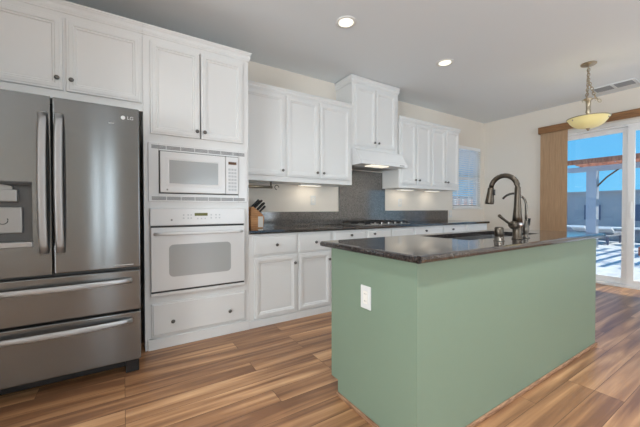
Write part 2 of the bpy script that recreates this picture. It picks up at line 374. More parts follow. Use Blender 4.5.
# sliding patio door
b = new()
box(b, XR+.02, XR+.13, DY1-.045, DY1, 0, DZ1); box(b, XR+.02, XR+.13, DY0, DY0+.045, 0, DZ1)
box(b, XR+.02, XR+.13, DY0+.045, DY1-.045, 2.29, DZ1); box(b, XR-.005, XR+.13, DY0+.045, DY1-.045, 0, .028)
dr = struct('door_1', b, MT['vinyl'])
def sash(name, y0, y1, x0, x1, st, tp, bt, zt=2.29):
    b = new(); box(b, x0, x1, y0, y0+st, .03, zt, bev=.004); box(b, x0, x1, y1-st, y1, .03, zt, bev=.004)
    box(b, x0+.001, x1-.001, y0+st, y1-st, .03, bt); box(b, x0+.001, x1-.001, y0+st, y1-st, tp, zt)
    s = obj(name, b, MT['vinyl'], dr); xm = (x0+x1)/2
    obj('pane', bx(xm-.002, xm+.002, y0+st, y1-st, bt, tp), MT['glass'], s); return s
sash('fixed_sash', 1.325, 2.275, XR+.075, XR+.115, .075, 2.225, .12)
ss = sash('sliding_sash', DY0+.045, 1.335, XR+.025, XR+.065, .075, 2.215, .11)
b = new(); box(b, XR+.005, XR+.025, 1.285, 1.305, .98, 1.22, bev=.004)
obj('door_handle', b, MT['vinyl'], ss)
struct('trim_2', bx(XR-.006, XR+.018, DY0+.0, DY1, DZ1-.03, DZ1+.02, bev=.003), MT['trim'])

# ------------------------------------------------------------------ cabinets
YC, YU = 2.775, 3.04                    # carcass fronts: tall and base / wall cabinets
DOOR = [(0, -.012), (.003, -.016), (.014, -.016), (.017, -.0195), (.040, -.0195), (.045, -.013), (.054, -.013), (.060, -.006)]
def door(parent, x0, x1, z0, z1, yc, name='door'):
    return obj(name, panel_door(new(), x0, x1, z0, z1, yc, [(i, yc+y) for i, y in DOOR]), MT['cabinet'], parent)
def slab(parent, x0, x1, z0, z1, yc, name='drawer'):
    return obj(name, panel_door(new(), x0, x1, z0, z1, yc, [(0, yc-.012), (.003, yc-.0145), (.010, yc-.0145), (.014, yc-.0195)]), MT['cabinet'], parent)
def knob(parent, x, z, y):
    return obj('knob', lathe(new(), [(.007, 0), (.006, .010), (.0135, .016), (.0155, .021), (.0135, .027), (.006, .030)], (x, y, z), (0, -1, 0), 16), MT['knob'], parent)
def crown(parent, path, z0, z1, out):
    h = z1-z0
    prof = [(0, z0), (.008, z0), (.010, z0+.12*h), (.014, z0+.18*h), (.018, z0+.35*h), (out*.55, z0+.6*h), (out*.8, z0+.74*h), (out*.82, z0+.82*h), (out, z0+.86*h), (out, z1), (0, z1)]
    return obj('crown_moulding', sweep_profile(new(), path, prof), MT['cabinet'], parent)

# wall cabinet over the refrigerator
c = thing('wall_cabinet', 'white two-door cabinet above the stainless refrigerator', 'cabinet', (-.36, 3.08, 1.885))
obj('carcass', bx(-.90, .137, YC, YB-.001, 1.885, 2.50), MT['cabinet'], c)
k = door(c, -.80, -.343, 1.945, 2.447, YC); knob(k, -.372, 2.02, YC-.0195)
k = door(c, -.325, .128, 1.945, 2.447, YC); knob(k, -.295, 2.02, YC-.0195)
crown(c, [(-.90, YC), (.1375, YC)], 2.485, 2.560, .028)

# tall oven cabinet
c = thing('oven_cabinet', 'tall white cabinet housing the microwave and wall oven', 'cabinet', (.558, 3.07, 0))
b = new(); box(b, .138, .165, YC, YB-.004, 0, 2.5); box(b, .952, .984, YC, YB-.004, 0, 2.5); box(b, .165, .952, YC+.03, YB-.004, 0, 2.5)
box(b, .165, .20, YC, YC+.03, .09, 2.5); box(b, .915, .952, YC, YC+.03, .09, 2.5)
for z0, z1 in ((2.44, 2.5), (1.64, 1.72), (1.13, 1.19), (.36, .43), (0, .10)): box(b, .20, .915, YC, YC+.03, z0, z1)
obj('carcass', b, MT['cabinet'], c)
k = door(c, .186, .556, 1.72, 2.447, YC); knob(k, .53, 1.775, YC-.0195)
k = door(c, .566, .930, 1.72, 2.447, YC); knob(k, .592, 1.775, YC-.0195)
k = slab(c, .181, .945, .105, .368, YC); knob(k, .335, .212, YC-.0195); knob(k, .797, .212, YC-.0195)
crown(c, [(.1385, YC), (.985, YC), (.985, YB-.004)], 2.485, 2.560, .028)
obj('toe_board', bx(.157, .984, YC-.016, YC, 0, .085, bev=.003), MT['cabinet'], c)

# base cabinets
def base_cabinet(x0, x1, label, build):
    c = thing('base_cabinet', label, 'cabinet', ((x0+x1)/2, 3.07, 0))
    obj('carcass', bx(x0+.0005, x1-.0005, YC, YB-.002, 0, .884), MT['cabinet'], c)
    obj('toe_board', bx(x0+.0005, x1-.0005, YC-.012, YC, 0, .07, bev=.003), MT['cabinet'], c)
    build(c); return c
def bA(c):
    k = slab(c, 1.030, 1.487, .682, .868, YC); knob(k, 1.257, .776, YC-.0195)
    k = slab(c, 1.508, 1.905, .682, .868, YC); knob(k, 1.705, .776, YC-.0195)
    k = door(c, 1.035, 1.487, .082, .664, YC); knob(k, 1.455, .582, YC-.0195)
    k = door(c, 1.510, 1.905, .082, .664, YC); knob(k, 1.876, .582, YC-.0195)
base_cabinet(.985, 1.93, 'white base cabinet with two drawers over two doors, right of the oven cabinet', bA)
def bB(c):
    for z0, z1, zk in ((.682, .868, .826), (.39, .664, .53), (.082, .372, .23)):
        k = slab(c, 1.955, 2.40, z0, z1, YC); knob(k, 2.18, zk, YC-.0195)
base_cabinet(1.93, 2.42, 'white drawer base cabinet mostly hidden behind the near end of the island', bB)
def bC(c):
    k = slab(c, 2.44, 2.82, .70, .868, YC, 'false_front'); knob(k, 2.53, .826, YC-.0195)
    k = slab(c, 2.84, 3.22, .70, .868, YC, 'false_front')
    k = door(c, 2.44, 2.82, .082, .68, YC); knob(k, 2.79, .6, YC-.0195); k = door(c, 2.84, 3.22, .082, .68, YC); knob(k, 2.87, .6, YC-.0195)
base_cabinet(2.42, 3.24, 'white base cabinet directly below the gas cooktop', bC)
def bD(c, x0=3.24, x1=3.86):
    k = slab(c, x0+.02, x1-.02, .70, .868, YC); knob(k, 3.47, .826, YC-.0195)
    k = door(c, x0+.02, x1-.02, .082, .68, YC); knob(k, x1-.06, .6, YC-.0195)
base_cabinet(3.24, 3.86, 'white base cabinet just right of the cooktop, seen over the island top', bD)
def bE(c, x0=3.86, x1=4.44):
    k = slab(c, x0+.02, x1-.02, .70, .868, YC); knob(k, 4.07, .826, YC-.0195)
    k = door(c, x0+.02, x1-.02, .082, .68, YC); knob(k, x1-.06, .6, YC-.0195)
base_cabinet(3.86, 4.44, 'white base cabinet second from the far end, under the granite counter', bE)
def bF(c, x0=4.44, x1=5.02):
    k = slab(c, x0+.02, x1-.02, .70, .868, YC)
    k = door(c, x0+.02, x1-.02, .082, .68, YC); knob(k, x0+.06, .6, YC-.0195)
base_cabinet(4.44, 5.02, 'white base cabinet at the far end of the counter, by the window', bF)

# wall cabinets
def upper(x0, x1, z0, z1, zc0, zc1, doors, label, path, rail=True):
    c = thing('wall_cabinet', label, 'cabinet', ((x0+x1)/2, 3.21, z0))
    obj('carcass', bx(x0+.0005, x1-.0005, YU, YB, z0, z1), MT['cabinet'], c)
    for dx0, dx1, dz0, dz1, kx, kz in doors:
        k = door(c, dx0, dx1, dz0, dz1, YU); knob(k, kx, kz, YU-.0195)
    crown(c, path, zc0, zc1, .025)
    return c
Z0, Z1, D0, D1, KZ = 1.422, 2.39, 1.478, 2.352, 1.54
upper(.985, 1.50, Z0, Z1, 2.365, 2.423, [(1.02, 1.487, D0, D1, 1.452, KZ)], 'white single-door wall cabinet beside the tall oven cabinet, above the knife block', [(.9855, YU), (1.4995, YU)])
upper(1.50, 2.418, Z0, Z1, 2.365, 2.423, [(1.512, 1.925, D0, D1, 1.890, KZ), (1.942, 2.378, D0, D1, 1.978, KZ)], 'white two-door wall cabinet left of the range hood', [(1.5005, YU), (2.418, YU)])
upper(2.42, 3.23, 1.885, 2.74, 2.71, 2.792, [(2.466, 2.806, 1.93, 2.68, 2.776, 1.985), (2.818, 3.178, 1.93, 2.68, 2.848, 1.985)], 'white two-door cabinet above the range hood, its crown nearly touching the ceiling', [(2.42, YB), (2.42, YU), (3.23, YU), (3.23, YB)])
upper(3.25, 3.945, Z0, Z1, 2.365, 2.423, [(3.294, 3.596, D0, D1, 3.567, KZ), (3.622, 3.925, D0, D1, 3.651, KZ)], 'white two-door wall cabinet just right of the range hood', [(3.25, YU), (3.9445, YU)])
upper(3.945, 4.655, Z0, Z1, 2.365, 2.423, [(3.972, 4.283, D0, D1, 4.254, KZ), (4.297, 4.62, D0, D1, 4.326, KZ)], 'white two-door wall cabinet at the far right, next to the window', [(3.9455, YU), (4.655, YU), (4.655, YB)])

# counter and backsplash slabs
def bull(z0, z1, r=.012):
    return [(0, z0), (r*.4, z0+.001), (r*.85, z0+.3*r), (r, (z0+z1)/2), (r*.85, z1-.3*r), (r*.4, z1-.001), (0, z1)]
b = new(); box(b, .986, 5.04, 2.757, YB-.0005, .885, .92); sweep_profile(b, [(.986, 2.757), (5.04, 2.757), (5.04, YB)], bull(.885, .92))
tag(obj('countertop', b, MT['granite']), 'long dark granite countertop along the wall under the white wall cabinets', 'countertop')
def splash(x0, x1, z1, label):
    tag(obj('backsplash', bx(x0, x1, YB-.02, YB-.0005, .9205, z1, bev=.0015), MT['splash']), label, 'backsplash')
splash(.986, 2.458, 1.09, 'low grey granite backsplash strip between knife block and cooktop')
splash(2.460, 3.305, 1.66, 'tall grey granite backsplash slab behind the cooktop, up to the hood')
splash(3.307, 4.83, 1.098, 'low grey granite backsplash strip right of the cooktop')

# ------------------------------------------------------------------ island
IX0, IX1, IY0, IY1 = 1.085, 3.27, .905, 1.565
isl = thing('kitchen_island', 'sage green painted kitchen island cabinet under the dark granite top', 'kitchen island', (2.18, 1.235, 0))
b = new()
prism(b, [(IY0, 0), (IY0, .884), (IY1, .884), (IY1, .09), (IY1-.067, .09), (IY1-.067, 0)], 'x', IX0, IX0+.02)
box(b, IX0+.02, IX1-.02, IY0, IY0+.02, 0, .884)
prism(b, [(IY0, 0), (IY0, .884), (IY1, .884), (IY1, .09), (IY1-.067, .09), (IY1-.067, 0)], 'x', IX1-.02, IX1)
box(b, IX0+.02, IX1-.02, IY1-.02, IY1, .09, .884); box(b, IX0+.02, IX1-.02, IY1-.087, IY1-.067, 0, .09)
obj('body', b, MT['green'], isl)
b = new(); box(b, IX0-.013, IX0, IY0-.013, IY1-.067, 0, .021, bev=.004)
obj('shoe_moulding', b, MT['shoe'], isl)
b = new(); box(b, IX0, IX1+.013, IY0-.013, IY0, 0, .021, bev=.004)
obj('shoe_moulding', b, MT['shoe'], isl)
for x0, x1 in ((1.12, 1.62), (1.64, 2.22), (2.24, 2.82), (2.84, 3.24)):
    b = new(); box(b, x0, x1, IY1, IY1+.019, .11, .86, bev=.003); k = obj('door', b, MT['green'], isl)
    obj('knob', lathe(new(), [(.007, 0), (.006, .010), (.0135, .016), (.0155, .021), (.0135, .027), (.006, .030)], (x1-.04, IY1+.019, .8), (0, 1, 0), 16), MT['knob'], k)
# island top with a cut-out for the sink
TX0, TX1, TY0, TY1, TZ0, TZ1 = 1.065, 3.325, .882, 1.622, .885, .92
SX0, SX1, SY0, SY1 = 1.86, 2.84, 1.14, 1.53
b = new(); box(b, TX0, SX0, TY0, TY1, TZ0, TZ1); box(b, SX1, TX1, TY0, TY1, TZ0, TZ1); box(b, SX0, SX1, TY0, SY0, TZ0, TZ1); box(b, SX0, SX1, SY1, TY1, TZ0, TZ1)
pf = bull(TZ0, TZ1, .018)
sweep_profile(b, [(TX0, TY0), (TX1, TY0), (TX1, TY1), (TX0, TY1), (TX0, TY0)], pf)
tag(obj('island_countertop', b, MT['granite']), 'polished dark granite top on the green island', 'countertop')
b = new(); t_ = .012
for a in ((SX0-t_, SX0, SY0-t_, SY1+t_), (SX1, SX1+t_, SY0-t_, SY1+t_), (SX0, SX1, SY0-t_, SY0), (SX0, SX1, SY1, SY1+t_)): box(b, *a, .70, .8845)
box(b, SX0-t_, SX1+t_, SY0-t_, SY1+t_, .69, .70)
MT['sink'] = mat('satin_sink_steel', rgb(150, 150, 150), .35, .8)
sk = obj('kitchen_sink', b, MT['sink'], base=(2.31, 1.34, .69)); tag(sk, 'grey undermount sink sunk in the island top behind the faucet', 'sink')
obj('drain', lathe(new(), [(.045, 0), (.045, .004), (.03, .005)], (2.31, 1.34, .70)), MT['nickel'], sk)

# faucet
FX, FY = 2.215, 1.02
f = thing('kitchen_faucet', 'tall brushed gooseneck pull-down faucet standing on the island', 'faucet', (FX, FY, .92))
obj('base', lathe(new(), [(.033, 0), (.033, .006), (.028, .012), (.0275, .075), (.030, .085), (.030, .10)], (FX, FY, .92)), MT['bronze'], f)
obj('collar', lathe(new(), [(.0305, 0), (.034, .004), (.034, .022), (.0305, .026)], (FX, FY, 1.005)), MT['chrome'], f)
pts = [(FX, FY, 1.03), (FX, FY, 1.08), (FX, FY, 1.14), (FX, FY, 1.20), (FX, FY, 1.262)]; rd = [.031, .026, .021, .019, .0175]
R_ = .088
for k in range(1, 13):
    a = PI*k/12*.96; pts.append((FX, FY+R_-R_*math.cos(a), 1.262+R_*math.sin(a))); rd.append(.0165)
obj('neck', tube(new(), pts, rd, 16), MT['bronze'], f)
e = Vector(pts[-1]); d = Vector((0, .10, -1)).normalized()
hd = obj('spray_head', tube(new(), [e, e+d*.012, e+d*.03, e+d*.075, e+d*.105, e+d*.118], [.0175, .021, .021, .026, .0295, .027], 16), MT['bronze'], f)
obj('spray_button', bx(FX-.008, FX+.008, e.y-.028, e.y-.018, e.z-.055, e.z-.015, bev=.003), MT['black'], hd)
h = obj('handle', tube(new(), [(FX-.02, FY, 1.012), (FX-.06, FY, 1.014), (FX-.085, FY, 1.018)], [.026, .027, .018], 14), MT['bronze'], f)
obj('lever', tube(new(), [(FX-.07, FY, 1.018), (FX-.12, FY, 1.032), (FX-.17, FY, 1.052), (FX-.228, FY, 1.078)], [.010, .008, .008, .010], 10), MT['bronze'], h)
# filtered water faucet
GX = 2.335
f = thing('filter_faucet', 'thin curved filtered-water faucet right of the tall gooseneck', 'faucet', (GX, FY, .92))
obj('base', lathe(new(), [(.024, 0), (.024, .004), (.014, .012), (.014, .03), (.020, .05), (.020, .075), (.011, .10), (.008, .13)], (GX, FY, .92)), MT['nickel'], f)
pts = [(GX, FY, 1.03), (GX, FY, 1.09), (GX, FY, 1.145)]
for k in range(1, 12):
    a = PI*k/11*.80; pts.append((GX, FY+.085-.085*math.cos(a), 1.145+.085*math.sin(a)))
obj('spout', tube(new(), pts, .0075, 10), MT['nickel'], f)
obj('lever', tube(new(), [(GX+.012, FY, .975), (GX+.035, FY, .985), (GX+.045, FY, 1.01), (GX+.047, FY, 1.055)], [.008, .007, .006, .009], 10), MT['black'], f)
f = thing('soap_dispenser', 'short bronze cylinder cap left of the tall faucet on the island', 'soap dispenser', (1.985, FY, .92))
obj('base_ring', lathe(new(), [(.031, 0), (.031, .004), (.0275, .006), (.0275, .026), (.0235, .028)], (1.985, FY, .92)), MT['nickel'], f)
obj('cap', lathe(new(), [(.0235, 0), (.0255, .002), (.0255, .052), (.022, .058), (.01, .060)], (1.985, FY, .948)), MT['bronze'], f)
# island outlet
def outlet_x(x, yc, zc):      # on a face looking to -x
    o = thing('wall_outlet', 'white electrical outlet plate on the green end panel of the island', 'outlet', (x, yc, zc-.06))
    obj('cover_plate', bx(x-.006, x, yc-.039, yc+.039, zc-.061, zc+.061, bev=.002), MT['outlet'], o)
    s = obj('socket', bx(x-.008, x-.006, yc-.017, yc+.017, zc-.034, zc+.034, bev=.0008), MT['card'], o)
    for dz in (-.019, .019):
        for dy in (-.006, .006): obj('slot', bx(x-.0084, x-.0079, yc+dy-.001, yc+dy+.001, zc+dz-.004, zc+dz+.004), MT['seam'], s)
outlet_x(IX0, 1.241, .652)
def outlet_y(xc, zc, label, y=YB, name='wall_outlet', cat='outlet'):
    o = thing(name, label, cat, (xc, y, zc-.06))
    obj('cover_plate', bx(xc-.037, xc+.037, y-.006, y, zc-.06, zc+.06, bev=.002), MT['outlet'], o)
    s = obj('socket', bx(xc-.017, xc+.017, y-.008, y-.006, zc-.034, zc+.034, bev=.0008), MT['card'], o)
    for dz in (-.019, .019):
        for dx in (-.006, .006): obj('slot', bx(xc+dx-.001, xc+dx+.001, y-.0084, y-.0079, zc+dz-.004, zc+dz+.004), MT['seam'], s)
outlet_y(2.055, 1.235, 'white outlet plate on the cream wall under the left wall cabinets')
outlet_y(3.64, 1.22, 'white outlet plate on the cream wall just right of the tall granite slab')
outlet_y(4.93, 1.035, 'white outlet plate on the wall below the window corner')

# ------------------------------------------------------------------ refrigerator
fr = thing('refrigerator', 'stainless french-door refrigerator with two freezer drawers and dispenser', 'refrigerator', (-.36, 2.85, 0))
FXA, FXB, FYF = -.812, .095, 2.40
b = new(); box(b, FXA+.004, FXB-.004, 2.462, 3.22, .095, 1.765, bev=.006); box(b, FXA+.004, FXB-.004, 2.60, 3.2, .03, .06)
box(b, -.78, -.66, 2.47, 2.56, 1.765, 1.785, bev=.004); box(b, -.06, .06, 2.47, 2.56, 1.765, 1.785, bev=.004)
obj('body', b, MT['fridge_side'], fr)
obj('base_grille', bx(FXA+.02, FXB-.09, 2.52, 2.60, .03, .094, bev=.004), MT['black'], fr)
def fdoor(x0, x1, z0, z1, name):
    return obj(name, bx(x0, x1, FYF, 2.455, z0, z1, bev=.007, seg=3), MT['steel'], fr)
# left door has the dispenser recess
DX0, DX1, DZ0, DZ_1 = -.745, -.443, .905, 1.282
b = new()
x0, x1, z0, z1 = FXA, -.360, .735, 1.790
box(b, x0, DX0, FYF, 2.455, z0, z1); box(b, DX1, x1, FYF, 2.455, z0, z1); box(b, DX0, DX1, FYF, 2.455, z0, DZ0); box(b, DX0, DX1, FYF, 2.455, DZ_1, z1)
bmesh.ops.remove_doubles(b, verts=b.verts[:], dist=1e-5)
dl = obj('door', b, MT['steel'], fr)
dr_ = fdoor(-.350, FXB, .735, 1.790, 'door')
MT['recess'] = mat('grey_dispenser_recess', rgb(88, 88, 88), .4, .3)
b = new(); box(b, DX0, DX1, 2.452, 2.456, DZ0, DZ_1); box(b, DX0, DX0+.004, FYF+.004, 2.452, DZ0, DZ_1); box(b, DX1-.004, DX1, FYF+.004, 2.452, DZ0, DZ_1)
box(b, DX0+.004, DX1-.004, FYF+.004, 2.452, DZ_1-.006, DZ_1)
obj('dispenser_recess', b, MT['recess'], dl)
MT['disp_silver'] = mat('silver_plastic', rgb(156, 156, 155), .4, .4)
obj('dispenser_trim', bx(DX0, DX1, FYF-.002, FYF+.004, DZ_1-.02, DZ_1-.006, bev=.001), MT['seam'], dl)
obj('dispenser_control', bx(-.70, -.508, FYF+.004, 2.45, 1.165, 1.235, bev=.006), MT['disp_silver'], dl)
obj('dispenser_dome', tube(new(), [(-.604, FYF+.02, 1.244), (-.604, 2.449, 1.244)], .075, 20, ry=.022), MT['disp_silver'], dl)
b = new(); box(b, -.652, -.492, FYF+.022, 2.449, .985, 1.135, bev=.006)
pd = obj('dispenser_paddle', b, MT['disp_silver'], dl)
obj('paddle_icon', tube(new(), [(-.572+.022*math.cos(a), FYF+.0205, 1.06+.022*math.sin(a)) for a in [PI*1.15+k*PI*1.0/8 for k in range(9)]], .0022, 6), MT['seam'], dl)
obj('drip_tray', bx(DX0, DX1, FYF-.012, 2.45, .905, .935, bev=.004), MT['handle_steel'], dl)
d1 = fdoor(FXA, FXB, .450, .716, 'freezer_drawer'); d2 = fdoor(FXA, FXB, .112, .436, 'freezer_drawer')
def vhandle(parent, x, z0, z1, side):
    n = 18; pts = []; ry = []
    for i in range(n+1):
        t = i/n; s = math.sin(PI*t); pts.append((x, FYF-.012-.050*s**.55, z0+(z1-z0)*t)); 
    b = tube(new(), pts, .021, 14, ry=.0075, upv=(0, 1, 0))
    for z in (z0+.015, z1-.015): box(b, x-.016, x+.016, FYF-.02, FYF, z-.015, z+.015, bev=.003)
    obj('handle', b, MT['handle_steel'], parent)
vhandle(dl, -.392, .862, 1.688, -1); vhandle(dr_, -.318, .862, 1.688, 1)
def hhandle(parent, z):
    n = 22; pts = []
    x0, x1 = FXA+.055, FXB-.05
    for i in range(n+1):
        t = i/n; s = math.sin(PI*t); pts.append((x0+(x1-x0)*t, FYF-.010-.048*s**.6, z))
    b = tube(new(), pts, .0075, 14, ry=.017, upv=(0, 0, 1))
    for x in (x0+.015, x1-.015): box(b, x-.015, x+.015, FYF-.02, FYF, z-.012, z+.012, bev=.003)
    obj('handle', b, MT['handle_steel'], parent)
hhandle(d1, .652); hhandle(d2, .385)
lg = obj('logo_emblem', lathe(new(), [(.0125, 0), (.0125, .001), (.011, .0014)], (.004, FYF, 1.722), (0, -1, 0)), MT['outlet'], dr_)
text_mesh('logo_lettering', 'LG', .030, (.045, FYF-.0006, 1.722), MT['button'], dr_)
obj('name_plate', bx(-.05, .055, FYF-.0012, FYF, .753, .759), MT['handle_steel'], dr_)
obj('name_plate', bx(-.075, -.045, FYF-.0012, FYF, 1.674, 1.68), MT['handle_steel'], dr_)
for x in (FXA+.05, FXB-.045): obj('foot', bx(x-.045, x+.035, 2.475, 2.56, .0, .097, bev=.006), MT['black'], fr)

# ------------------------------------------------------------------ built-in microwave
mw = thing('microwave', 'white built-in microwave with louvred trim above the wall oven', 'microwave', (.556, 2.8, 1.18))
YT = YC-.012
b = new(); MX0, MX1, MZ0, MZ1 = .168, .966, 1.183, 1.652; IX_0, IX_1, IZ0, IZ1 = .241, .885, 1.248, 1.592
box(b, MX0, IX_0, YT, YC-.0005, MZ0, MZ1, bev=.003); box(b, IX_1, MX1, YT, YC-.0005, MZ0, MZ1, bev=.003)
box(b, IX_0, IX_1, YT, YC-.0005, MZ0, IZ0, bev=.003); box(b, IX_0, IX_1, YT, YC-.0005, IZ1, MZ1, bev=.003)
obj('trim_kit', b, MT['appliance'], mw)
for z in (1.618, 1.209):
    b = new(); n = 7; W = (MX1-MX0-.04)/n
    for i in range(n):
        xa = MX0+.02+i*W
        for j in range(3): box(b, xa+.003, xa+W-.003, YT-.002, YT-.0002, z-.013+j*.010, z-.006+j*.010)
    obj('vent_louvre', b, MT['vent_grey'], mw)
obj('cabinet_shadow_gap', bx(IX_0, IX_1, YT+.003, YC-.001, IZ0, IZ1), MT['seam'], mw)
d = obj('door', bx(IX_0+.008, .765, YT-.022, YT+.002, IZ0+.008, IZ1-.006, bev=.008, seg=3), MT['appliance'], mw)
b = new(); panel_door(b, .290, .725, 1.305, 1.545, YT-.0225, [(0, YT-.024), (.016, YT-.026), (.022, YT-.024)]); obj('window_frame', b, MT['appliance'], d)
obj('window', bx(.316, .699, YT-.0265, YT-.0255, 1.331, 1.519), MT['appl_glass'], d)
obj('logo_emblem', lathe(new(), [(.007, 0), (.007, .001)], (.30, YT-.022, 1.280), (0, -1, 0), 16), MT['vent_grey'], d)
cp = obj('control_panel', bx(.768, IX_1-.006, YT-.020, YT+.002, IZ0+.008, IZ1-.006, bev=.005), MT['appliance'], mw)
obj('display', bx(.790, .862, YT-.022, YT-.020, 1.518, 1.542), MT['display_brown'], cp)
b = new()
for i in range(7):
    for j in range(3): box(b, .790+j*.026, .810+j*.026, YT-.0215, YT-.020, 1.285+i*.030, 1.303+i*.030)
obj('keypad', b, MT['button'], cp)

# ------------------------------------------------------------------ wall oven
ov = thing('wall_oven', 'white built-in wall oven with towel-bar handle, below the microwave', 'oven', (.556, 2.8, .42))
OX0, OX1 = .174, .940; YO = YC-.020
obj('control_panel', bx(OX0, OX1, YO-.012, YC-.0005, .990, 1.130, bev=.008, seg=3), MT['appliance'], ov)
cpn = ov.children[0]
obj('display', bx(.505, .610, YO-.0135, YO-.012, 1.066, 1.090), MT['display_green'], cpn)
b = new()
for gx in (.42, .455, .488-.01, .64, .68, .71):
    for gz in (1.048, 1.074): obj('button', lathe(new(), [(.007, 0), (.007, .0012)], (gx, YO-.012, gz), (0, -1, 0), 12), MT['button'], cpn)
for gx in (.53, .56, .59): obj('button', lathe(new(), [(.006, 0), (.006, .0012)], (gx, YO-.012, 1.043), (0, -1, 0), 12), MT['button'], cpn)
b.free()
obj('logo_emblem', lathe(new(), [(.008, 0), (.008, .001)], (.33, YO-.012, 1.035), (0, -1, 0), 16), MT['vent_grey'], cpn)
obj('vent_gap', bx(OX0+.008, OX1-.008, YO+.002, YC-.0005, .44, .990), MT['seam'], ov)
d = obj('door', bx(OX0+.006, OX1-.006, YO-.018, YO+.001, .468, .975, bev=.006, seg=3), MT['appliance'], ov)
obj('door_cap', bx(OX0+.006, OX1-.006, YO-.014, YO+.001, .953, .970), MT['appliance'], d)
# rounded oven window
b = new(); wx0, wx1, wz0, wz1, rr = .308, .806, .575, .835, .035; pts = []
for cx_, cz_, a0 in ((wx1-rr, wz1-rr, 0), (wx0+rr, wz1-rr, 1), (wx0+rr, wz0+rr, 2), (wx1-rr, wz0+rr, 3)):
    for k in range(7): a = PI/2*(a0+k/6); pts.append((cx_+rr*math.cos(a), cz_+rr*math.sin(a)))
prism(b, pts, 'y', YO-.0195, YO-.0175); obj('window', b, MT['appl_glass'], d)
b = new(); pts = []
for i in range(17):
    t = i/16; s = min(1, math.sin(PI*t)*4); pts.append((OX0+.03+(OX1-OX0-.06)*t, YO-.02-.032*min(1, s), .925))
tube(b, pts, .011, 12, ry=.013); obj('handle', b, MT['appliance'], d)
obj('bottom_trim', bx(OX0+.004, OX1-.004, YO-.008, YC-.0005, .425, .452, bev=.004), MT['appliance'], ov)

# ------------------------------------------------------------------ cooktop and hood
ck = thing('gas_cooktop', 'low gas cooktop with dark grates set in the wall counter', 'cooktop', (2.83, 3.04, .92))
obj('tray', bx(2.44, 3.22, 2.80, 3.30, .9202, .930, bev=.004), MT['handle_steel'], ck)
for cx_, cy_ in ((2.57, 2.92), (2.57, 3.18), (3.09, 2.92), (3.09, 3.18), (2.83, 3.05)):
    bu = obj('burner', lathe(new(), [(.05, 0), (.05, .008), (.036, .010), (.036, .020), (.02, .022)], (cx_, cy_, .930)), MT['iron'], ck)
for x0, x1 in ((2.46, 2.695), (2.705, 2.945), (2.955, 3.20)):
    b = new()
    for y in (2.83, 2.92, 3.05, 3.18, 3.28): box(b, x0, x1, y-.005, y+.005, .952, .964, bev=.002)
    for x in (x0+.005, (x0+x1)/2, x1-.005): box(b, x-.005, x+.005, 2.83, 3.28, .952, .964, bev=.002)
    for x in (x0+.006, x1-.006):
        for y in (2.835, 3.275): box(b, x-.006, x+.006, y-.006, y+.006, .930, .955)
    obj('grate', b, MT['iron'], ck)
for i in range(5): obj('control_knob', lathe(new(), [(.018, 0), (.018, .006), (.014, .008), (.013, .024), (.008, .026)], (2.60+i*.115, 2.812+.0, .930), (0, 0, 1), 16), MT['handle_steel'], ck)

hd = thing('range_hood', 'white under-cabinet range hood above the cooktop', 'range hood', (2.825, 3.1, 1.66))
prof = [(YB-.021, 1.675), (YB-.021, 1.884), (YU-.022, 1.884), (2.985, 1.876), (2.955, 1.85), (2.925, 1.80), (2.885, 1.735), (2.862, 1.712), (2.855, 1.675), (2.875, 1.675)]
b = new(); prism(b, prof, 'x', 2.424, 3.226)
hbdy = obj('body', b, MT['appliance'], hd)
obj('filter', bx(2.50, 3.15, 3.08, 3.33, 1.668, 1.6755), MT['vent_grey'], hd)
obj('light_lens', bx(2.62, 2.92, 2.90, 3.03, 1.667, 1.6755, bev=.002), MT['strip_glow'], hd)
b = new()
for x in (3.09, 3.12, 3.15): box(b, x-.008, x+.008, 2.853-.003, 2.86, 1.687, 1.697)
obj('switch', b, MT['vent_grey'], hd)
light('hood_lamp', 'AREA', (2.77, 2.96, 1.655), .8, (1, .9, .72), (0, .15, -1), shape='RECTANGLE', size=.3, size_y=.12)

# under-cabinet lights
for i, (x, lab) in enumerate(((1.93, 'slim warm light strip under the left wall cabinet near the outlet'), (3.62, 'slim warm light strip under the wall cabinet right of the hood'), (4.25, 'slim warm light strip under the far right wall cabinet'))):
    u = thing('under_cabinet_light', lab, 'light', (x, 3.26, 1.405))
    obj('housing', bx(x-.15, x+.15, 3.20, 3.30, 1.408, Z0, bev=.003), MT['appliance'], u)
    obj('lens', bx(x-.14, x+.14, 3.21, 3.29, 1.404, 1.408), MT['strip_glow'], u)
    light('under_cabinet_lamp', 'AREA', (x, 3.25, 1.40), .35 if i == 0 else .25, (1, .90, .74), (0, .25, -1), shape='RECTANGLE', size=.28, size_y=.06)

# ------------------------------------------------------------------ small things on the counter
kb = thing('knife_block', 'honey wood knife block with white card at the left counter end', 'knife block', (1.20, 3.18, .92))
b = new(); prism(b, [(1.125, .9205), (1.262, .9205), (1.276, 1.040), (1.245, 1.078), (1.150, 1.150), (1.125, 1.130)], 'y', 3.10, 3.24)
bmesh.ops.recalc_face_normals(b, faces=b.faces[:]); bmesh.ops.bevel(b, geom=b.edges[:], offset=.004, segments=2, affect='EDGES')
obj('block', b, MT['block_wood'], kb)
obj('card', bx(1.203, 1.258, 3.0975, 3.0998, .93, 1.045), MT['card'], kb)
kd = Vector((.72, 0, .69)).normalized(); kb0 = None
names = ['uppermost in the block', 'just below the uppermost', 'third down the slope, front row', 'fourth down the slope', 'fifth down the slope', 'lowest and rightmost']
slots = [(1.142, 3.13, 1.142, .115), (1.178, 3.20, 1.127, .125), (1.172, 3.13, 1.131, .125), (1.212, 3.20, 1.101, .125), (1.202, 3.13, 1.108, .12), (1.240, 3.185, 1.080, .11)]
